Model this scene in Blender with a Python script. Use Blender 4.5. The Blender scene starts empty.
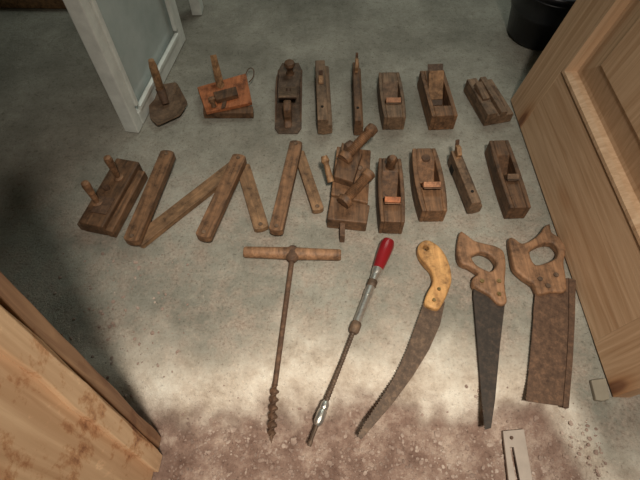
import bpy, bmesh, math, random
from mathutils import Vector, Matrix, noise
random.seed(7)
sc=bpy.context.scene
try: sc.view_settings.view_transform='Standard'
except Exception: pass
FP=475.0; PITCH=math.radians(58); H=1.0
cp,sp=math.cos(PITCH),math.sin(PITCH)
def F(u,v,z=0.0):
    a=(u-320)/FP; b=(240-v)/FP
    dx=a; dy=cp+b*sp; dz=-sp+b*cp
    t=(z-H)/dz
    return Vector((dx*t,dy*t,z))
# ---------------- materials
def ramp(nt,fac,stops):
    r=nt.nodes.new('ShaderNodeValToRGB')
    el=r.color_ramp.elements
    while len(el)<len(stops): el.new(0.5)
    for e,(p,c) in zip(el,stops):
        e.position=p; e.color=(c[0],c[1],c[2],1)
    nt.links.new(fac,r.inputs[0]); return r.outputs[0]
def base(name,rough=.7,metal=0.0):
    m=bpy.data.materials.new(name); m.use_nodes=True
    nt=m.node_tree; b=nt.nodes['Principled BSDF']
    b.inputs['Roughness'].default_value=rough; b.inputs['Metallic'].default_value=metal
    return m,nt,b
def coord(nt,scale=(1,1,1),kind='Object'):
    tc=nt.nodes.new('ShaderNodeTexCoord'); mp=nt.nodes.new('ShaderNodeMapping')
    mp.inputs['Scale'].default_value=scale
    nt.links.new(tc.outputs[kind],mp.inputs[0]); return mp.outputs[0]
def nz(nt,vec,scale,detail=5,rough=.6,dist=0):
    n=nt.nodes.new('ShaderNodeTexNoise'); n.inputs['Scale'].default_value=scale
    n.inputs['Detail'].default_value=detail; n.inputs['Roughness'].default_value=rough
    n.inputs['Distortion'].default_value=dist
    nt.links.new(vec,n.inputs['Vector']); return n.outputs['Fac']
def mix(nt,fac,a,b,mode='MIX'):
    m=nt.nodes.new('ShaderNodeMix'); m.data_type='RGBA'; m.blend_type=mode
    def put(sock,v):
        if isinstance(v,(tuple,list)): sock.default_value=(v[0],v[1],v[2],1)
        elif isinstance(v,float): sock.default_value=v
        else: nt.links.new(v,sock)
    put(m.inputs[0],fac); put(m.inputs[6],a); put(m.inputs[7],b); return m.outputs[2]
def math_(nt,op,a,b):
    m=nt.nodes.new('ShaderNodeMath'); m.operation=op
    for s,v in zip(m.inputs,(a,b)):
        if isinstance(v,(int,float)): s.default_value=v
        else: nt.links.new(v,s)
    return m.outputs[0]
def bump(nt,b,h,strength,dist=.01):
    n=nt.nodes.new('ShaderNodeBump'); n.inputs['Strength'].default_value=strength
    n.inputs['Distance'].default_value=dist
    nt.links.new(h,n.inputs['Height']); nt.links.new(n.outputs[0],b.inputs['Normal'])
def wood(name,cd,cl,grain=(90,7,90),rough=.62,k=1.18):
    cd=(cd[0]*k*1.12,cd[1]*k*.95,cd[2]*k*.78); cl=(cl[0]*k*1.12,cl[1]*k*.95,cl[2]*k*.78)
    m,nt,b=base(name,rough)
    g=nz(nt,coord(nt,grain),1,6,.65,.4)
    col=ramp(nt,g,[(.3,cd),(.5,tuple((x+y)/2 for x,y in zip(cd,cl))),(.7,cl)])
    p=nz(nt,coord(nt),26,7,.75)
    pm=ramp(nt,p,[(.36,(.3,.26,.23)),(.5,(.88,.85,.83)),(.7,(1.25,1.2,1.17))])
    nt.links.new(mix(nt,.9,col,pm,'MULTIPLY'),b.inputs['Base Color'])
    bump(nt,b,g,.4,.004); return m
def rust(name,c1,c2,c3,rough=.65,metal=.35,scale=60):
    m,nt,b=base(name,rough,metal)
    g=nz(nt,coord(nt),scale,10,.78)
    nt.links.new(ramp(nt,g,[(.32,c1),(.5,c2),(.7,c3)]),b.inputs['Base Color'])
    bump(nt,b,g,.25,.003); return m
def plain(name,c,rough=.5,metal=0.):
    m,nt,b=base(name,rough,metal)
    g=nz(nt,coord(nt),30,5)
    nt.links.new(ramp(nt,g,[(.3,tuple(x*.78 for x in c)),(.7,c)]),b.inputs['Base Color']); return m
W_DARK=wood('aged_dark_wood',(.045,.029,.019),(.17,.105,.065))
W_MID=wood('aged_brown_wood',(.07,.044,.028),(.25,.155,.095))
W_GREY=wood('weathered_grey_wood',(.065,.048,.036),(.23,.17,.125))
W_LIGHT=wood('worn_light_wood',(.14,.09,.055),(.38,.26,.16))
W_WEDGE=wood('beech_wedge_wood',(.24,.125,.075),(.5,.29,.19))
W_ORANGE=wood('orange_stained_wood',(.21,.08,.035),(.42,.18,.09))
W_YELLOW=wood('yellow_handle_wood',(.3,.18,.08),(.54,.37,.18))
W_HANDLE=wood('saw_handle_wood',(.11,.068,.044),(.31,.2,.13))
W_RULE=wood('rule_wood',(.1,.067,.043),(.26,.178,.112))
RUST=rust('rusted_steel',(.045,.022,.013),(.11,.06,.036),(.23,.125,.072),.72,.1)
RUSTL=rust('light_rust_steel',(.06,.036,.024),(.14,.088,.056),(.27,.17,.105),.72,.1)
RUSTG=rust('brown_patina_steel',(.045,.028,.019),(.1,.063,.042),(.22,.14,.09),.6,.15)
BLACKST=rust('blackened_steel',(.016,.011,.009),(.036,.026,.02),(.095,.06,.042),.62,.1)
IRON=rust('rust_orange_iron',(.10,.045,.025),(.22,.11,.06),(.36,.2,.12))
CHROME=rust('worn_chrome',(.35,.33,.3),(.55,.53,.5),(.7,.68,.64),.3,.85,80)
RED=plain('red_lacquer',(.24,.01,.015),.28)
WHITE=plain('white_upvc',(.84,.86,.82),.35)
BLACKP=plain('black_rubber',(.012,.014,.02),.4)
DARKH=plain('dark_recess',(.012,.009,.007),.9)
BRASS=rust('old_brass',(.12,.08,.03),(.3,.2,.09),(.4,.3,.15),.4,.8)

# ---------------- mesh helpers
def mkobj(name,bm,mats,parent=None,smooth=False,bevel=0,seg=2):
    me=bpy.data.meshes.new(name)
    bmesh.ops.recalc_face_normals(bm,faces=bm.faces[:])
    bm.to_mesh(me); bm.free()
    if not isinstance(mats,(list,tuple)): mats=[mats]
    for m in mats: me.materials.append(m)
    if smooth:
        for p in me.polygons: p.use_smooth=True
    o=bpy.data.objects.new(name,me); sc.collection.objects.link(o)
    if parent: o.parent=parent
    if bevel:
        md=o.modifiers.new('bevel','BEVEL'); md.width=bevel; md.segments=seg; md.limit_method='ANGLE'; md.angle_limit=math.radians(35)
        md.harden_normals=False
    return o
def empty(name,loc=(0,0,0),rz=0.):
    e=bpy.data.objects.new(name,None); e.empty_display_size=.03
    e.location=loc; e.rotation_euler=(0,0,rz); sc.collection.objects.link(e); return e
def add_prism(bm,pts,z0,z1,M=None):
    vb=[bm.verts.new((p[0],p[1],z0)) for p in pts]; vt=[bm.verts.new((p[0],p[1],z1)) for p in pts]
    bm.faces.new(vb[::-1]); bm.faces.new(vt); n=len(pts)
    for i in range(n): bm.faces.new((vb[i],vb[(i+1)%n],vt[(i+1)%n],vt[i]))
    if M:
        for v in vb+vt: v.co=M@v.co
def prism(name,pts,z0,z1,mat,parent=None,bevel=.0015):
    bm=bmesh.new(); add_prism(bm,pts,z0,z1); return mkobj(name,bm,mat,parent,False,bevel)
def add_box(bm,c,s,M=None):
    x,y,z=c; a,b,d=s[0]/2,s[1]/2,s[2]/2
    add_prism(bm,[(x-a,y-b),(x+a,y-b),(x+a,y+b),(x-a,y+b)],z-d,z+d,M)
def box(name,c,s,mat,parent=None,bevel=.0015,rot=None):
    bm=bmesh.new(); add_box(bm,(0,0,0),s)
    o=mkobj(name,bm,mat,parent,False,bevel); o.location=c
    if rot: o.rotation_euler=rot
    return o
def add_profile(bm,prof,x0,x1):   # prof in (y,z), extruded along x
    a=[bm.verts.new((x0,p[0],p[1])) for p in prof]; b=[bm.verts.new((x1,p[0],p[1])) for p in prof]
    bm.faces.new(a); bm.faces.new(b[::-1]); n=len(prof)
    for i in range(n): bm.faces.new((a[i],b[i],b[(i+1)%n],a[(i+1)%n]))
def lathe(name,p0,p1,prof,mat,parent=None,seg=20,smooth=True,flat=1.0):
    p0=Vector(p0);p1=Vector(p1); d=p1-p0; L=d.length; d.normalize()
    up=Vector((0,0,1)) if abs(d.z)<.9 else Vector((0,1,0))
    s=d.cross(up).normalized(); t=s.cross(d).normalized()
    bm=bmesh.new(); rings=[]
    for (k,r) in prof:
        c=p0+d*(L*k)
        rings.append([bm.verts.new(c+s*(r*math.cos(2*math.pi*i/seg))+t*(r*flat*math.sin(2*math.pi*i/seg))) for i in range(seg)])
    for A,B in zip(rings,rings[1:]):
        for i in range(seg): bm.faces.new((A[i],A[(i+1)%seg],B[(i+1)%seg],B[i]))
    bm.faces.new(rings[0][::-1]); bm.faces.new(rings[-1])
    o=mkobj(name,bm,mat,parent,smooth)
    if smooth:
        md=o.modifiers.new('es','EDGE_SPLIT'); md.split_angle=math.radians(40)
    return o
def catmull(pts,n=6):
    out=[];N=len(pts)
    for i in range(N):
        p0,p1,p2,p3=[Vector(pts[(i+k-1)%N][:2]) for k in range(4)]
        for j in range(n):
            t=j/n
            out.append(.5*((2*p1)+(-p0+p2)*t+(2*p0-5*p1+4*p2-p3)*t*t+(-p0+3*p1-3*p2+p3)*t**3))
    return out
def plate(name,outlines,z0,z1,mat,parent=None,bevel=.003):
    cu=bpy.data.curves.new(name,'CURVE'); cu.dimensions='2D'; cu.fill_mode='BOTH'
    cu.extrude=max((z1-z0)/2-bevel,0.0001); cu.bevel_depth=bevel; cu.bevel_resolution=3; cu.offset=-bevel
    for pts in outlines:
        s=cu.splines.new('POLY'); s.points.add(len(pts)-1); s.use_cyclic_u=True
        for i,p in enumerate(pts): s.points[i].co=(p[0],p[1],0,1)
    t=bpy.data.objects.new('tmp',cu); sc.collection.objects.link(t)
    dg=bpy.context.evaluated_depsgraph_get()
    me=bpy.data.meshes.new_from_object(t.evaluated_get(dg)); bpy.data.objects.remove(t)
    me.materials.clear(); me.materials.append(mat); me.name=name
    o=bpy.data.objects.new(name,me); sc.collection.objects.link(o); o.location=(0,0,(z0+z1)/2)
    if parent: o.parent=parent
    return o
def tube(name,pts,r,mat,parent=None):
    cu=bpy.data.curves.new(name,'CURVE'); cu.dimensions='3D'; cu.bevel_depth=r; cu.bevel_resolution=4
    s=cu.splines.new('NURBS'); s.points.add(len(pts)-1); s.order_u=3; s.use_endpoint_u=True
    for i,p in enumerate(pts): s.points[i].co=(p[0],p[1],p[2],1)
    t=bpy.data.objects.new('tmp',cu); sc.collection.objects.link(t)
    dg=bpy.context.evaluated_depsgraph_get()
    me=bpy.data.meshes.new_from_object(t.evaluated_get(dg)); bpy.data.objects.remove(t)
    me.materials.clear(); me.materials.append(mat)
    for p in me.polygons: p.use_smooth=True
    o=bpy.data.objects.new(name,me); sc.collection.objects.link(o)
    if parent: o.parent=parent
    return o
def place(name,near,far,h):
    a=F(*near,0.); b=F(*far,h); b.z=0
    d=b-a; L=d.length; c=(a+b)/2
    return empty(name,(c.x,c.y,0),math.atan2(d.y,d.x)-math.pi/2),L

# ---------------- floor
def edge_y(x):
    e=.215+.035*noise.noise(Vector((x*4.3,1.3,0)))+.012*noise.noise(Vector((x*17,4,0)))
    if x>.48: e-= .25*min(1,((x-.48)/.09))
    return e
def sm(t): t=max(0,min(1,t)); return t*t*(3-2*t)
def ground(x,y):
    e=edge_y(x)
    d=(y-(e-.03))/.115
    z=-.042*(1-sm(d))
    z+=.0015*noise.noise(Vector((x*9,y*9,0)))-.001
    if d<1: z+=.008*noise.noise(Vector((x*22,y*22,2)))*(1-sm(d))+.005*noise.noise(Vector((x*55,y*55,5)))*(1-sm(d))
    return z
NX,NY=350,390
x0,x1,y0,y1=-1.65,1.85,-1.05,2.85
bm=bmesh.new(); lay=bm.verts.layers.float_color.new('wear_and_light')
grid=[]
for j in range(NY+1):
    row=[]
    y=y0+(y1-y0)*j/NY
    for i in range(NX+1):
        x=x0+(x1-x0)*i/NX
        v=bm.verts.new((x,y,ground(x,y)))
        w=(y-edge_y(x))
        n1=noise.noise(Vector((x*7,y*7,9)))*.06; n2_=noise.noise(Vector((x*30,y*30,3)))*.03
        lip=sm((w+.03+n1*.5+n2_)/.05)*(1-sm((w-.04+n1+n2_)/.19))  # band for the worn slab edge and the light painted along it
        dirt=1-sm((w+.03+n1*.6+n2_)/.08)
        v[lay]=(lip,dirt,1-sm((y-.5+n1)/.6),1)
        row.append(v)
    grid.append(row)
for j in range(NY):
    for i in range(NX):
        bm.faces.new((grid[j][i],grid[j][i+1],grid[j+1][i+1],grid[j+1][i]))
m,nt,b=base('worn_concrete',.92)
c=coord(nt)
n1=nz(nt,c,3.4,10,.62,.0); n2=nz(nt,c,42,9,.8); n3=nz(nt,c,150,5,.8); n4=nz(nt,c,9,10,.78,.1); n5=nz(nt,c,13,9,.75)
col=ramp(nt,n1,[(.36,(.235,.225,.19)),(.5,(.33,.315,.27)),(.64,(.45,.43,.375))])
sp_=ramp(nt,n2,[(.32,(.42,.39,.36)),(.44,(.9,.89,.87)),(.58,(1,1,1)),(.7,(1.4,1.36,1.3))])
col=mix(nt,.85,col,sp_,'MULTIPLY')
fs=ramp(nt,n3,[(.36,(.38,.35,.33)),(.43,(1,1,1)),(.6,(1,1,1)),(.66,(1.5,1.46,1.4))])
col=mix(nt,.7,col,fs,'MULTIPLY')
at=nt.nodes.new('ShaderNodeAttribute'); at.attribute_name='wear_and_light'
sx=nt.nodes.new('ShaderNodeSeparateColor'); nt.links.new(at.outputs['Color'],sx.inputs[0])
dm=ramp(nt,n4,[(.45,(0,0,0)),(.62,(1,1,1))])
dustc=ramp(nt,n3,[(.38,(.3,.21,.165)),(.6,(.58,.46,.38))])
col=mix(nt,math_(nt,'MULTIPLY',math_(nt,'MULTIPLY',dm,sx.outputs[2]),.65),col,dustc)
lipc=ramp(nt,n5,[(.34,(.46,.36,.28)),(.48,(.72,.62,.52)),(.64,(.93,.86,.76))])  # pale worn edge, with its lit brightness painted into the colour
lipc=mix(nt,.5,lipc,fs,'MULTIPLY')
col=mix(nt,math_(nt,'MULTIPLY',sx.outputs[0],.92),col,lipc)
dirtc=ramp(nt,n5,[(.36,(.16,.092,.07)),(.5,(.29,.19,.15)),(.64,(.52,.4,.33))])
dirtc=mix(nt,.75,dirtc,fs,'MULTIPLY')
col=mix(nt,sx.outputs[1],col,dirtc)
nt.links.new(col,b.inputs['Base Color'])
bump(nt,b,math_(nt,'ADD',n2,n3),.7,.007)
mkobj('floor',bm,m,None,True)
# ---------------- room shell
m,nt,b=base('rough_plaster',.95)
n=nz(nt,coord(nt),6,8,.6); nt.links.new(ramp(nt,n,[(.3,(.22,.21,.18)),(.7,(.36,.34,.29))]),b.inputs['Base Color']); bump(nt,b,n,.4,.02)
PL=m
for nm,cc,ss in [('wall_back',(.1,2.9,1.2),(3.7,.1,2.6)),('wall_left',(-1.7,.9,1.2),(.1,4.1,2.6)),('wall_right',(1.9,.9,1.2),(.1,4.1,2.6)),('wall_front',(.1,-1.1,1.2),(3.7,.1,2.6)),('ceiling',(.1,.9,2.55),(3.7,4.1,.1))]:
    box(nm,cc,ss,PL,None,0)

# ---------------- pine
def pine(name,cd,cl,gs,knotscale,kn,k0=.09,stain=.0,rough=.5,dist=1.0):
    m,nt,b=base(name,rough)
    g=nz(nt,coord(nt,gs),1,4,.55,dist)
    col=ramp(nt,g,[(.3,cd),(.5,tuple((x+y)/2 for x,y in zip(cd,cl))),(.7,cl)])
    v=nt.nodes.new('ShaderNodeTexVoronoi'); v.inputs['Scale'].default_value=1.0
    nt.links.new(coord(nt,knotscale),v.inputs['Vector'])
    k=ramp(nt,v.outputs['Distance'],[(.0,(.14,.05,.025)),(k0,(.28,.12,.06)),(k0+.05,(.78,.62,.5)),(k0+.16,(1,1,1))])
    col=mix(nt,kn,col,k,'MULTIPLY')
    if stain:
        s=nz(nt,coord(nt,(9,12,8)),1,12,.74,.2)
        col=mix(nt,stain,col,ramp(nt,s,[(.36,(.3,.14,.09)),(.43,(.78,.6,.48)),(.48,(1,1,1)),(.58,(1.0,1.0,1.0)),(.66,(1.4,1.45,1.5))]),'MULTIPLY')
    nt.links.new(col,b.inputs['Base Color']); bump(nt,b,g,.2,.004); return m
P_H=pine('pine_horizontal_grain',(.5,.3,.17),(.7,.48,.31),(40,3,80),(5,3,9),.8)
P_V=pine('pine_vertical_grain',(.5,.3,.17),(.7,.48,.31),(40,80,3),(5,9,3),.8)
pa=F(510,101);pb=F(612,398)
e=empty('pine_panel_door',(pb.x,pb.y,.004)); ang=math.atan2((pa-pb).y,(pa-pb).x)-math.pi/2; dW=(pa-pb).length
e.rotation_euler=(0,math.radians(10),ang)
T=.04; DH=1.95
box('bottom_rail',(T/2,dW/2,.1),(T,dW-.002,.2),P_H,e,.002)
box('stile_1',(T/2-.0005,.06,DH/2),(T,.12,DH),P_V,e,.002)
box('stile_2',(T/2-.0005,dW-.06,DH/2),(T,.12,DH),P_V,e,.002)
box('middle_rail',(T/2,dW/2,.98),(T,dW-.24,.16),P_H,e,.002)
box('top_rail',(T/2,dW/2,DH-.06),(T,dW-.24,.12),P_H,e,.002)
for i,(za,zb) in enumerate([(.2,.9),(1.06,DH-.12)]):
    bm=bmesh.new()
    ya,yb=.12,dW-.12
    def ring(x,d): return [bm.verts.new((x,yy,zz)) for yy,zz in [(ya+d,za+d),(yb-d,za+d),(yb-d,zb-d),(ya+d,zb-d)]]
    rs=[ring(.0,0),ring(-.004,.004),ring(-.004,.012),ring(.006,.02),ring(.019,.024),ring(.019,.034),ring(.006,.095),ring(.002,.098)]
    for A,B in zip(rs,rs[1:]):
        for k in range(4): bm.faces.new((A[k],A[(k+1)%4],B[(k+1)%4],B[k]))
    bm.faces.new(rs[-1])
    mkobj('panel_%d'%(i+1),bm,P_V,e)
    box('panel_back_%d'%(i+1),(T-.008,dW/2,(za+zb)/2),(.01,dW-.24,zb-za),P_V,e,0)
# near left rough board door
P_N=pine('knotty_board_wood',(.6,.36,.2),(.84,.58,.36),(40,60,3),(9,11,5),.95,.1,.85,.75,.4)
P_ND=pine('dark_board_edge',(.2,.1,.055),(.42,.25,.14),(40,60,4),(5,9,3),.8,.09,.5,.7)
pa=F(161,436,-.03);
e=empty('knotty_wooden_door',(pa.x,pa.y,-.042)); e.rotation_euler=(math.radians(-5),0,math.radians(-3))
def wavy(name,xc,y0_,y1_,z0_,z1_,th,mat,amp,ph,bev=.002):
    N=28; prof=[]
    for i in range(N+1):
        z=z0_+(z1_-z0_)*i/N; prof.append((y1_+amp*noise.noise(Vector((z*9,ph,0)))*2,z))
    for i in range(N+1):
        z=z1_-(z1_-z0_)*i/N; prof.append((y0_+amp*noise.noise(Vector((z*9,ph+5,0)))*2,z))
    bm=bmesh.new(); add_profile(bm,prof,xc-th/2,xc+th/2); mkobj(name,bm,mat,e,False,bev)
wavy('edge_plank',-.02,-.022,.0,0,1.1,.036,P_ND,.002,1)
wavy('plank_1',-.016,-.215,-.025,0,1.1,.03,P_N,.0015,7)
wavy('plank_2',-.018,-.42,-.218,0,1.1,.03,P_N,.0015,13)
wavy('plank_3',-.016,-.66,-.423,0,1.1,.03,P_N,.0015,19)
wavy('cover_lath',.004,-.066,-.034,0,1.1,.01,P_N,.002,25)

# white glazed door
pa=F(139,134); pb=F(186,40); d=pb-pa; L=d.length
e=empty('white_glazed_door',(pa.x,pa.y,.002),math.atan2(d.y,d.x)-math.pi/2)
hh=1.9
box('stile_1',(-.02,.017,hh/2),(.042,.034,hh),WHITE,e,.003)
box('stile_2',(-.02,L-.02,hh/2),(.042,.04,hh),WHITE,e,.003)
box('bottom_rail',(-.02,L/2,.022),(.042,L-.075,.044),WHITE,e,.003)
box('top_rail',(-.02,L/2,hh-.03),(.042,L-.075,.06),WHITE,e,.003)
for i,(c,s) in enumerate([((.0,.042,hh/2),(.012,.014,hh-.14)),((.0,L-.052,hh/2),(.012,.014,hh-.14)),((.0,L/2,.052),(.012,L-.1,.014))]):
    box('glazing_bead_%d'%i,c,s,WHITE,e,.002)
m,nt,b=base('dusty_glass',.2); b.inputs['Transmission Weight'].default_value=.2
n=nz(nt,coord(nt),9,6); nt.links.new(ramp(nt,n,[(.3,(.5,.58,.57)),(.7,(.7,.78,.77))]),b.inputs['Base Color'])
box('glass',(-.02,L/2,hh/2),(.012,L-.07,hh-.1),m,e,0)
pb=F(199,20)
box('door_frame_post',(pb.x-.01,pb.y+.05,.95),(.035,.05,1.9),WHITE,None,.003)
box('wooden_threshold_plank',(-1.12,1.66,.022),(.75,.12,.045),W_LIGHT,None,.004,(0,0,-.02))

# black bucket
p=F(539,34); e=empty('black_rubber_bucket',(p.x-.005,p.y+.0,0))
bm=bmesh.new(); seg=48
prof=[(0,.003),(.095,.003),(.105,.012),(.118,.10),(.122,.10),(.124,.112),(.134,.19),(.144,.19),(.146,.2),(.138,.205),(.128,.2),(.114,.1),(.096,.02),(0,.018)]
rings=[]
for r,z in prof:
    rings.append([bm.verts.new((max(r,.0005)*math.cos(2*math.pi*i/seg),max(r,.0005)*math.sin(2*math.pi*i/seg),z)) for i in range(seg)])
for A,B in zip(rings,rings[1:]):
    for i in range(seg): bm.faces.new((A[i],A[(i+1)%seg],B[(i+1)%seg],B[i]))
mkobj('tub',bm,BLACKP,e,True)
tube('wire_handle',[( .144*math.cos(t),.144*math.sin(t),.2+.02*math.sin((t-.2)/2.8*math.pi)) for t in [3.3+.28*k for k in range(11)]],.0025,BLACKP,e)
lathe('red_lug',(.02,-.13,.185),(.02,-.158,.18),[(0,.012),(1,.01)],RED,e)

# ---------------- wooden bench planes
def wplane(name,near,far,w,h,body=W_MID,coffin=.15,rear='near',mouth=.12,wedge=W_WEDGE,iron=RUST,thr=.62,stick=.03,extra=None,op=1.0):
    e,L=place(name,near,far,h)
    if rear=='far': e.rotation_euler[2]+=math.pi
    ym=mouth*L; hl=L/2; ch=w*(1-thr)/2
    bed=ym-h*.95; fr=ym+h*.75*op
    k=lambda y:1-coffin*(abs(y)/hl)**2*1.0
    bm=bmesh.new()
    def seg(a,b,n): return [a+(b-a)*i/n for i in range(n+1)]
    ys=seg(-hl,ym-.004,8)
    rear_p=[(y,0) for y in ys]+[(bed,h)]+[(y,h) for y in seg(bed,-hl,6)[1:]]
    add_profile(bm,rear_p,-w/2+ch,w/2-ch)
    fr_p=[(y,0) for y in seg(ym+.004,hl,6)]+[(y,h) for y in seg(hl,fr,5)]
    add_profile(bm,fr_p,-w/2+ch,w/2-ch)
    cp_=[(y,0) for y in seg(-hl,hl,14)]+[(y,h) for y in seg(hl,-hl,14)]
    add_profile(bm,cp_,-w/2,-w/2+ch); add_profile(bm,cp_,w/2-ch,w/2)
    for v in bm.verts: v.co.x*=k(v.co.y)
    mkobj('body',bm,body,e,False,.0022)
    iw=w*thr*.9*k(ym)
    dirv=Vector((0,bed-ym,h)).normalized(); nrm=Vector((0,dirv.z,-dirv.y))
    def slab(nm,l0,l1,off,t0,t1,ww,mat):
        bm=bmesh.new()
        o=Vector((0,ym-.004,0))
        A=o+dirv*l0+nrm*off; B=o+dirv*l1+nrm*off
        pr=[A,A+nrm*t0,B+nrm*t1,B]
        add_profile(bm,[(q.y,q.z) for q in pr],-ww/2,ww/2)
        mkobj(nm,bm,mat,e,False,.001)
    Lb=math.hypot(bed-ym,h)
    slab('iron',.003,Lb+stick,.001,.003,.003,iw,iron)
    slab('wedge',.02,Lb+stick*.55,.0045,.003,.014,iw*.96,wedge)
    if extra=='horn':
        lathe('horn',(0,hl*.72,h-.004),(0,hl*.62,h+.045),[(0,.014),(.4,.011),(.8,.014),(1,.008)],body,e)
    if extra=='strike':
        lathe('strike_button',(0,hl*.65,h-.002),(0,hl*.65,h+.004),[(0,.012),(1,.011)],iron,e)
    return e,L
def mplane(name,near,far,w,h,body=W_MID,wpos=.15,wedge=W_LIGHT,step=.35,top=.045):
    e,L=place(name,near,far,h)
    hl=L/2; bm=bmesh.new()
    cs=[(-w/2,.004),(-w*.1,0),(w/2,.006),(w/2,h*.62),(w/2-w*step,h*.68),(w/2-w*step,h),(-w/2,h)]
    a=[bm.verts.new((x,-hl,z)) for x,z in cs]; c=[bm.verts.new((x,hl,z)) for x,z in cs]
    bm.faces.new(a); bm.faces.new(c[::-1])
    for i in range(len(cs)): bm.faces.new((a[i],c[i],c[(i+1)%len(cs)],a[(i+1)%len(cs)]))
    mkobj('body',bm,body,e,False,.002)
    ww=w*(1-step)*.5; xo=-w*step/2
    bm=bmesh.new(); y=wpos*L
    add_profile(bm,[(y-.012,h*.5),(y+.014,h*.5),(y+.036,h+top),(y+.022,h+top+.006),(y+.005,h+top*.6),(y+.008,h+.003)],xo-ww/2,xo+ww/2)
    mkobj('wedge',bm,wedge,e,False,.002)
    bm=bmesh.new()
    add_profile(bm,[(y+.0145,h*.5),(y+.018,h*.5),(y+.044,h+top+.012),(y+.040,h+top+.012)],xo-ww/2*.8,xo+ww/2*.8)
    mkobj('iron',bm,RUST,e,False,.0008)
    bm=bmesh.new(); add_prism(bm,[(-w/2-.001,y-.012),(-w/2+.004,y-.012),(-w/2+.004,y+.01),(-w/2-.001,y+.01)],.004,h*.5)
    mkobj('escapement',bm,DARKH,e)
    lathe('boxing_peg',(xo,-hl*.6,h-.001),(xo,-hl*.6,h+.0015),[(0,.004),(1,.004)],DARKH,e)
    return e,L
# row 1
mplane('moulding_plane',(325,135),(322,60),.042,.06,W_GREY,.05,W_LIGHT,.3,.008)
mplane('moulding_plane',(358,136),(357,62),.026,.06,W_DARK,.28,W_LIGHT,.25,.03)
wplane('smoothing_plane',(393,130),(389,72),.07,.05,W_GREY,.12,'near',.04,W_WEDGE,RUSTL,.7,.004,None,1.2)
wplane('jack_plane',(441,130),(432,70),.075,.055,W_MID,.02,'far',.02,W_LIGHT,RUSTG,.68,.045,None,1.3)
# row 2
wplane('horned_smoothing_plane',(390,234),(390,158),.066,.055,W_DARK,.12,'near',.04,W_ORANGE,IRON,.68,.016,'horn',1.2)
wplane('smoothing_plane',(431,222),(424,148),.077,.05,W_MID,.2,'near',.08,W_WEDGE,RUST,.66,.02,'strike',1.2)
mplane('moulding_plane',(473,214),(457,150),.034,.05,W_GREY,.3,W_LIGHT,.25,.02)
wplane('rabbet_plane',(514,219),(499,140),.058,.05,W_DARK,.1,'near',.1,W_GREY,RUSTG,.6,.01)
# grooved fillister block
e,L=place('fillister_plane',(497,124),(480,77),.045)
w=.085;hl=L/2;h=.045
bm=bmesh.new()
cs=[(-w/2,0),(w/2,0),(w/2,h*.7),(w*.22,h*.7),(w*.22,h),(w*.0,h),(-w*.02,h*.72),(-w*.12,h*.72),(-w*.14,h),(-w/2,h)]
a=[bm.verts.new((x,-hl,z)) for x,z in cs]; c=[bm.verts.new((x,hl,z)) for x,z in cs]
bm.faces.new(a); bm.faces.new(c[::-1])
for i in range(len(cs)): bm.faces.new((a[i],c[i],c[(i+1)%len(cs)],a[(i+1)%len(cs)]))
mkobj('body',bm,W_GREY,e,False,.002)
box('wedge',(-w*.3,.01,h+.006),(.022,.06,.014),W_GREY,e,.002,(.25,0,.1))
box('iron',(w*.3,.0,h*.75),(.012,.09,.003),RUST,e,.0005,(0,0,-.08))

# metal bench plane
e,L=place('iron_bench_plane',(288,134),(290,56),.03)
hl=L/2;w=.078
pts=[(-w*.36,-hl),(w*.36,-hl),(w/2,-hl+.02),(w/2,hl*.75),(w*.34,hl),(-w*.34,hl),(-w/2,hl*.75),(-w/2,-hl+.02)]
prism('sole',pts,0,.005,RUSTG,e,.001)
for s in (-1,1):
    bm=bmesh.new(); add_profile(bm,[(-hl*.75,.004),(hl*.8,.004),(hl*.6,.012),(hl*.3,.038),(-hl*.05,.04),(-hl*.5,.014)],s*(w/2-.004),s*w/2)
    mkobj('cheek_%d'%(1 if s<0 else 2),bm,RUST,e,False,.001)
bm=bmesh.new(); add_profile(bm,[(hl*.2,.006),(-hl*.35,.05),(-hl*.4,.047),(hl*.05,.006)],-.025,.025); mkobj('frog',bm,RUST,e,False,.001)
bm=bmesh.new(); add_profile(bm,[(hl*.24,.009),(-hl*.42,.062),(-hl*.45,.058),(hl*.2,.006)],-.027,.027); mkobj('lever_cap',bm,RUSTL,e,False,.002)
lathe('cap_screw',(0,-hl*.1,.036),(0,-hl*.07,.044),[(0,.008),(1,.007)],RUSTG,e)
lathe('front_knob',(0,hl*.66,.005),(0,hl*.66,.05),[(0,.014),(.2,.009),(.45,.011),(.75,.018),(.93,.015),(1,.006)],W_DARK,e)
bm=bmesh.new(); add_profile(bm,[(-hl*.9,.005),(-hl*.5,.005),(-hl*.52,.02),(-hl*.58,.045),(-hl*.55,.066),(-hl*.66,.072),(-hl*.8,.062),(-hl*.82,.04),(-hl*.78,.02)],-.011,.011)
mkobj('tote',bm,W_DARK,e,False,.005,3)

# two-peg plow plane (left)
e,L=place('pegged_plow_plane',(97,234),(128,160),.04)
box('body',(0.0,0,.021),(.066,L,.042),W_DARK,e,.004)
box('fence',(.044,-.01,.016),(.02,L*.92,.03),W_MID,e,.003)
box('sole_strip',(-.039,0,.013),(.012,L*.98,.026),W_GREY,e,.002)
box('wear_plate',(.005,-L*.22,.0435),(.04,.05,.003),RUST,e,.0008)
for i,(yy,xx) in enumerate([(-L*.2,-.012),(L*.2,.004)]):
    lathe('peg_%d'%(i+1),(xx,yy,.04),(xx-.004,yy+.004,.118),[(0,.013),(.06,.013),(.1,.007),(.5,.0085),(.85,.0105),(.97,.009),(1,.005)],W_HANDLE,e)
lathe('adjuster',(-.01,L*.02,.04),(-.01,L*.02,.052),[(0,.009),(1,.007)],RUST,e)

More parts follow.
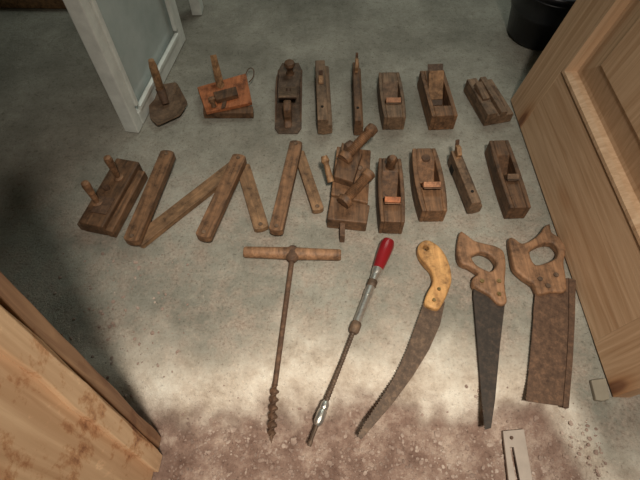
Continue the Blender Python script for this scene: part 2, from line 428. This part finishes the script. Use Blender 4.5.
# folding rule
def stick(e,name,a,b,z0,z1,w,mat):
    A=F(*a,z1);B=F(*b,z1); c=Vector(e.location); A-=c;B-=c
    d=(B-A); d.z=0; L=d.length; d.normalize(); n=Vector((-d.y,d.x,0))
    pts=[]
    for k in range(9):
        t=-math.pi/2+math.pi*k/8; pts.append(B+d*(math.cos(t)*w*.2)+n*(math.sin(t)*w/2))
    for k in range(9):
        t=math.pi/2+math.pi*k/8; pts.append(A+d*(math.cos(t)*w*.2)+n*(math.sin(t)*w/2))
    o=prism(name,[(p.x-A.x,p.y-A.y) for p in pts],z0,z1,mat,e,.0015)
    ang=math.atan2(d.y,d.x)-math.pi/2
    for v in o.data.vertices:
        q=Matrix.Rotation(-ang,3,'Z')@v.co; v.co=q
    o.rotation_euler[2]=ang; o.location=(A.x,A.y,0)
    for i,P in enumerate((A+d*.006,B-d*.006)):
        lathe(name+'_rivet_%d'%i,(P.x,P.y,z1-.001),(P.x,P.y,z1+.0025),[(0,.006),(1,.0045)],RUSTL,e,12)
c=F(222,195); e=empty('folding_wooden_rule',(c.x,c.y,0))
stick(e,'section_1',(131,238),(167,152),.018,.042,.038,W_MID)
stick(e,'section_2',(138,240),(238,162),0,.0175,.038,W_RULE)
stick(e,'section_3',(203,234),(239,156),.018,.042,.038,W_MID)
stick(e,'section_4',(243,166),(261,226),0,.0175,.038,W_RULE)
stick(e,'section_5',(276,228),(296,142),.018,.042,.034,W_MID)
stick(e,'section_6',(299,152),(318,208),0,.0175,.03,W_RULE)

# large screw-arm plough plane
c=F(350,190); e=empty('screw_arm_plough_plane',(c.x,c.y,0))
def q(u,v,z): return F(u,v,z)-Vector((c.x,c.y,0))
def pr(name,px,z0,z1,mat,bev=.003):
    prism(name,[tuple(q(u,v,z1)[:2]) for u,v in px],z0,z1,mat,e,bev)
pr('fence',[(327,219),(367,223),(370,205),(331,196)],0,.04,W_DARK)
pr('body',[(331,194),(368,203),(371,150),(337,146)],0,.045,W_MID)
pr('top_stock',[(334,176),(353,182),(363,150),(342,142)],.0455,.07,W_DARK)
pr('skate',[(340,236),(345,236),(345,212),(340,212)],.0,.03,RUST,.0005)
prf=[(0,.018),(.12,.02),(.14,.012)]
k=.16
while k<.8: prf+=[(k,.0135),(k+.02,.0105)]; k+=.04
prf+=[(.82,.016),(.97,.016),(1,.011)]
lathe('screw_arm_1',q(343,203,.062),q(371,172,.085),prf,W_MID,e)
lathe('screw_arm_2',q(343,160,.075),q(374,127,.095),prf,W_MID,e)
lathe('wedge_peg_1',q(331,182,.045),q(324,156,.085),[(0,.009),(.7,.007),(.8,.011),(1,.008)],W_LIGHT,e)
lathe('wedge_peg_2',q(356,192,.046),q(338,200,.05),[(0,.007),(1,.006)],W_LIGHT,e)
lathe('wing_nut',q(346,150,.07),q(352,142,.09),[(0,.008),(.5,.013),(1,.008)],RUST,e)
lathe('brass_stud',q(360,168,.045),q(360,168,.05),[(0,.007),(1,.005)],RUSTL,e)

# router plane
c=F(226,100); e=empty('router_plane',(c.x,c.y,0))
pr('base_plate',[(197,87),(246,73),(252,102),(206,112)],.022,.034,W_ORANGE,.002)
pr('foot_1',[(203,113),(253,113),(253,106),(203,106)],0,.0218,W_DARK,.002)
pr('foot_2',[(200,93),(245,82),(243,76),(199,88)],0,.0218,W_DARK,.002)
lathe('post',q(221,88,.03),q(213,55,.11),[(0,.012),(.5,.011),(1,.009)],W_LIGHT,e,4,False)
pr('stock_block',[(213,92),(236,86),(238,94),(216,100)],.0345,.05,W_DARK,.002)
lathe('knob',q(214,107,.035),q(211,97,.06),[(0,.008),(.4,.006),(.8,.012),(1,.008)],W_MID,e)
pr('cutter',[(221,108),(225,107),(229,91),(225,91)],.0345,.039,RUST,.0005)
tube('wire_loop',[q(245,78,.03),q(247,68,.04),q(254,68,.03),q(254,78,.02),q(249,82,.03)],.0015,RUST,e)

# trowel leaning with its handle against the white door
c=F(165,105); e=empty('rusty_trowel',(c.x,c.y,0))
bm=bmesh.new()
px=[(149,96),(160,87),(177,84),(188,105),(180,117),(158,127),(151,120)]
pts=[Vector(q(u,v,.012)[:2]) for u,v in px]
pp=[]
for i,p in enumerate(pts):
    nx=pts[(i+1)%len(pts)]
    for k in (0.08,.36,.64,.92): pp.append(p.lerp(nx,k))
pts=pp
cen=sum(pts,Vector((0,0)))/len(pts)
add=lambda p,s,z: bm.verts.new((cen.x+(p[0]-cen.x)*s,cen.y+(p[1]-cen.y)*s,z))
rr=[]
for s,z in [(1,.02),(.7,.010),(.35,.006)]: rr.append([add(p,s,z) for p in pts])
cv=bm.verts.new((cen.x,cen.y,.005)); n=len(pts)
for A,B in zip(rr,rr[1:]):
    for i in range(n): bm.faces.new((A[i],A[(i+1)%n],B[(i+1)%n],B[i]))
for i in range(n): bm.faces.new((rr[-1][i],rr[-1][(i+1)%n],cv))
o=mkobj('blade',bm,RUSTL,e,False); md=o.modifiers.new('s','SOLIDIFY'); md.thickness=.003; md.offset=1
lathe('socket',q(166,104,.012),q(160,88,.045),[(0,.011),(1,.014)],RUST,e)
lathe('handle',q(161,91,.038),q(151,60,.14),[(0,.011),(.3,.012),(.8,.0115),(1,.008)],W_LIGHT,e)

# T auger
c=F(290,300); e=empty('t_handle_auger',(c.x,c.y,0))
lathe('handle',q(244,252,.016),q(341,255,.016),[(0,.012),(.02,.0138),(.3,.0145),(.5,.016),(.7,.0145),(.98,.0138),(1,.012)],W_HANDLE,e,16)
lathe('shank',q(293,252,.016),q(275,385,.013),[(0,.0065),(.06,.0062),(1,.0055)],RUST,e,12)
lathe('collar',q(293,247,.016),q(292,262,.016),[(0,.009),(.2,.017),(.75,.017),(1,.008)],RUST,e,14)
A=q(275,384,.013);B=q(271.5,438,.013); d=(B-A); L=d.length; d.normalize(); s=Vector((0,0,1)).cross(d).normalized(); t=d.cross(s)
bm=bmesh.new(); prev=None; N=110
for i in range(N+1):
    k=i/N; r=.0095*min(1,(1-k)*9+.15)*min(1,k*8+.5); an=k*2*math.pi*3.2
    cc=A+d*(L*k); u_=s*math.cos(an)+t*math.sin(an); w_=-s*math.sin(an)+t*math.cos(an)
    ring=[bm.verts.new(cc+u_*(r*a)+w_*(.0028*b_)) for a,b_ in [(-1,-.7),(0,-1.5),(1,-.7),(1,.7),(0,1.5),(-1,.7)]]
    if prev:
        for j in range(6): bm.faces.new((prev[j],prev[(j+1)%6],ring[(j+1)%6],ring[j]))
    else: bm.faces.new(ring)
    prev=ring
bm.faces.new(prev[::-1]); mkobj('auger_twist',bm,RUST,e)
lathe('lead_screw',B-d*.004,B+d*.01,[(0,.004),(1,.0006)],RUST,e,10)

# spiral ratchet screwdriver
c=F(350,340); e=empty('spiral_ratchet_screwdriver',(c.x,c.y,0))
A=q(389,240,.02);B=q(309,446,.012)
def seg_l(name,k0,k1,prof,mat,sg=20,sm_=True):
    lathe(name,A+(B-A)*k0,A+(B-A)*k1,prof,mat,e,sg,sm_)
seg_l('handle',0,.17,[(0,.008),(.04,.0145),(.2,.0175),(.5,.0165),(.8,.0145),(1,.0125)],RED)
seg_l('ferrule',.17,.2,[(0,.0125),(.6,.012),(1,.0105)],CHROME)
seg_l('barrel',.2,.47,[(0,.0095),(1,.009)],CHROME)
seg_l('ratchet_band',.235,.27,[(0,.0098),(.1,.0112),(.45,.0112),(.5,.0102),(.55,.0112),(.9,.0112),(1,.0098)],RUSTG)
seg_l('shift_button',.29,.32,[(0,.0105),(1,.0105)],CHROME)
seg_l('end_collar',.455,.51,[(0,.0095),(.15,.0118),(.8,.0118),(1,.0085)],RUSTL)
prf=[];k=0
while k<.98: prf+=[(k,.0055),(k+.02,.0042)]; k+=.04
seg_l('spiral_rod',.5,.82,prf+[(1,.005)],RUSTG,12)
seg_l('chuck',.82,.92,[(0,.006),(.1,.0085),(.3,.0085),(.34,.0075),(.4,.0095),(.85,.0095),(1,.005)],CHROME,16)
seg_l('bit',.92,1,[(0,.0035),(.6,.003),(.85,.0045),(1,.004)],RUSTG,10)

# saws
def W(px,z,n=6): return catmull([tuple(q(u,v,z)[:2]) for u,v in px],n)
def dense(px,z): return [Vector(q(u,v,z)[:2]) for u,v in px]
def toothed(pts,i0,i1,pitch=.006,depth=.003,side=1):
    out=[]
    for i,p in enumerate(pts):
        out.append(p)
        if i0<=i<i1:
            nx=pts[i+1]; d=nx-p; L=d.length; n=max(1,int(L/pitch)); d/=L; nn=Vector((-d.y,d.x))*side
            for k in range(n):
                out.append(p+d*(L*(k+.5)/n)+nn*depth)
                if k<n-1: out.append(p+d*(L*(k+1)/n))
    return out
c=F(410,340); e=empty('curved_pruning_saw',(c.x,c.y,0))
bl=[(445,302),(440,325),(429,350),(413,376),(394,402),(376,423),(361,440),(357,435),(363,424),(378,402),(393,378),(405,352),(415,325),(424,300)]
pts=dense(bl,.012)
plate('blade',[toothed(pts,7,13,.006,.003,-1)],.011,.0135,RUSTG,e,.0003)
hd=[(418,246),(424,240),(432,241),(442,249),(449,262),(452,278),(449,290),(443,303),(437,309),(425,304),(427,293),(433,281),(431,270),(424,262),(419,254)]
hole=[(423,247),(426,245),(429,248),(426,250)]
plate('handle',[W(hd,.025),W(hole,.025)],.0,.026,W_YELLOW,e,.006)
for i,(u,v) in enumerate([(434,300),(439,289)]):
    P=q(u,v,.026); lathe('rivet_%d'%i,(P.x,P.y,.024),(P.x,P.y,.028),[(0,.005),(1,.004)],BRASS,e,12)
c=F(486,330); e=empty('hand_saw',(c.x,c.y,0))
bl=[(505,285),(505,302),(500,345),(495,400),(491,428),(484,430),(481,400),(477,350),(473,300),(474,280)]
pts=dense(bl,.012); plate('blade',[toothed(pts,5,8,.005,.0025,-1)],.011,.013,BLACKST,e,.0003)
hd=[(460,232),(466,234),(474,240),(484,243),(496,246),(504,252),(506,266),(505,285),(507,302),(499,304),(489,295),(474,286),(473,278),(478,273),(470,267),(460,262),(457,250)]
hole=[(472,256),(481,252),(491,256),(496,264),(491,271),(482,268),(475,263)]
plate('handle',[W(hd,.022),W(hole,.022)],.0,.024,W_HANDLE,e,.006)
for i,(u,v) in enumerate([(482,281),(499,281),(499,294)]):
    P=q(u,v,.024); lathe('screw_%d'%i,(P.x,P.y,.022),(P.x,P.y,.026),[(0,.006),(1,.005)],BRASS,e,14)
c=F(548,320); e=empty('back_saw',(c.x,c.y,0))
bl=[(536,283),(568,278),(575,281),(574,320),(572,360),(568,407),(525,401),(529,360),(533,315)]
pts=dense(bl,.012); pts2=pts+[pts[0]]
tt=toothed(pts2,6,8,.006,.0025,-1)[:-1]
plate('blade',[tt],.011,.013,RUST,e,.0003)
sp_px=[(569,278),(576,280),(575,320),(573,360),(569,408),(563,407),(567,360),(569,320)]
prism('back_spine',[tuple(q(u,v,.016)[:2]) for u,v in sp_px],.008,.0165,RUST,e,.001)
hd=[(509,239),(514,238),(522,243),(531,240),(540,233),(545,226),(550,224),(552,232),(560,238),(566,249),(564,262),(566,277),(566,291),(552,292),(539,294),(533,284),(523,277),(514,268),(511,256)]
hole=[(530,252),(539,245),(551,243),(558,250),(555,258),(545,263),(535,264)]
plate('handle',[W(hd,.022),W(hole,.022)],.0,.024,W_HANDLE,e,.006)
for i,(u,v) in enumerate([(540,279),(556,275),(548,286)]):
    P=q(u,v,.024); lathe('screw_%d'%i,(P.x,P.y,.022),(P.x,P.y,.027),[(0,.0065),(1,.0055)],RUSTG,e,14)

# slotted strip in the lower right
gz=-.04
px=[(503,431),(524,429),(533,482),(537,520),(514,520),(509,482)]
c=F(515,470); e=empty('slotted_metal_plate',(c.x,c.y,0))
W_PALE=plain('pale_painted_metal',(.42,.35,.3),.6)
o1=[q(u,v,gz+.012) for u,v in px]; o2=[q(u,v,gz+.012) for u,v in [(510,447),(514,447),(521,485),(517,485)]]
plate('strip',[[tuple(p[:2]) for p in o1],[tuple(p[:2]) for p in o2]],gz+.004,gz+.012,W_PALE,e,.001)
lathe('pin',q(511,438,gz+.01)*1,(q(511,438,gz+.01)+Vector((0,0,.006))),[(0,.004),(1,.003)],RUST,e,10)
c=F(601,390); e=empty('broken_tile_chip',(c.x,c.y,0))
px=[(591,380),(606,378),(610,399),(603,401),(596,400)]
zc=ground(c.x,c.y)
prism('chip',[tuple(q(u,v,.01)[:2]) for u,v in px],zc+.001,zc+.012,plain('clay_tile',(.3,.26,.2),.8),e,.002)

# gravel
STONE=rust('pebble_stone',(.15,.1,.08),(.32,.23,.19),(.62,.52,.45),.9,0,14)
def pebble(bm,x,y,r):
    z=ground(x,y)
    vs=bmesh.ops.create_icosphere(bm,subdivisions=1,radius=r)['verts']
    sx_,sy_,sz_=random.uniform(.7,1.4),random.uniform(.7,1.4),random.uniform(.45,.8)
    R=Matrix.Rotation(random.random()*6,3,'Z')
    for v in vs:
        co=R@Vector((v.co.x*sx_,v.co.y*sy_,v.co.z*sz_))
        v.co=co*random.uniform(.8,1.2)+Vector((x,y,z+r*sz_*.4))
bm=bmesh.new()
for i in range(1700):
    x=random.uniform(-.3,.55); y=random.gauss(.13,.05)
    if y<-.02 or y>.27: continue
    pebble(bm,x,y,random.choice([.001,.0012,.0014,.0016,.002,.003,.004]))
for (u,v,r) in [(293,440,.010),(281,415,.005),(440,432,.006),(232,428,.006),(470,446,.006),(400,450,.005),(330,462,.006)]:
    P=F(u,v,-.02); pebble(bm,P.x,P.y,r)
mkobj('gravel_debris',bm,STONE)
bm=bmesh.new()
for i in range(200):
    x=random.gauss(-.42,.09); y=random.uniform(.24,.6)
    if x>-.3: continue
    pebble(bm,x,y,random.choice([.001,.0015,.0022,.004]))
mkobj('gravel_debris',bm,STONE)

# ---------------- lights
def spot(name,loc,tgt,P,size,blend,rad,col):
    l=bpy.data.lights.new(name,'SPOT'); l.energy=P; l.spot_size=math.radians(size); l.spot_blend=blend; l.shadow_soft_size=rad; l.color=col
    o=bpy.data.objects.new(name,l); o.location=loc; o.rotation_euler=(Vector(tgt)-Vector(loc)).to_track_quat('-Z','Y').to_euler(); sc.collection.objects.link(o)
spot('work_lamp',(.18,-.4,2.1),(.1,.36,0),128,68,1.0,.1,(1,.92,.79))
spot('added_hotspot',(.16,-.25,1.7),(.06,.34,0),72,42,1.0,.05,(1,.9,.74))  # extra spot added to brighten the slab edge, not an actual torch
l=bpy.data.lights.new('daylight_window','AREA'); l.shape='RECTANGLE'; l.size=1.4; l.size_y=.8; l.energy=14; l.color=(.9,1.0,.89)
o=bpy.data.objects.new('daylight_window',l); o.location=(.6,2.4,2.2); o.rotation_euler=(Vector((.2,.9,0))-Vector(o.location)).to_track_quat('-Z','Y').to_euler(); sc.collection.objects.link(o)
w=bpy.data.worlds.new('World'); sc.world=w; w.use_nodes=True
w.node_tree.nodes['Background'].inputs[0].default_value=(.5,.6,.58,1); w.node_tree.nodes['Background'].inputs[1].default_value=.25
# ---------------- camera
cam=bpy.data.cameras.new('camera'); cam.lens=FP/640*36; cam.sensor_width=36; cam.clip_start=.02
co=bpy.data.objects.new('camera',cam); co.location=(0,0,H); co.rotation_euler=(math.pi/2-PITCH,0,0); sc.collection.objects.link(co); sc.camera=co
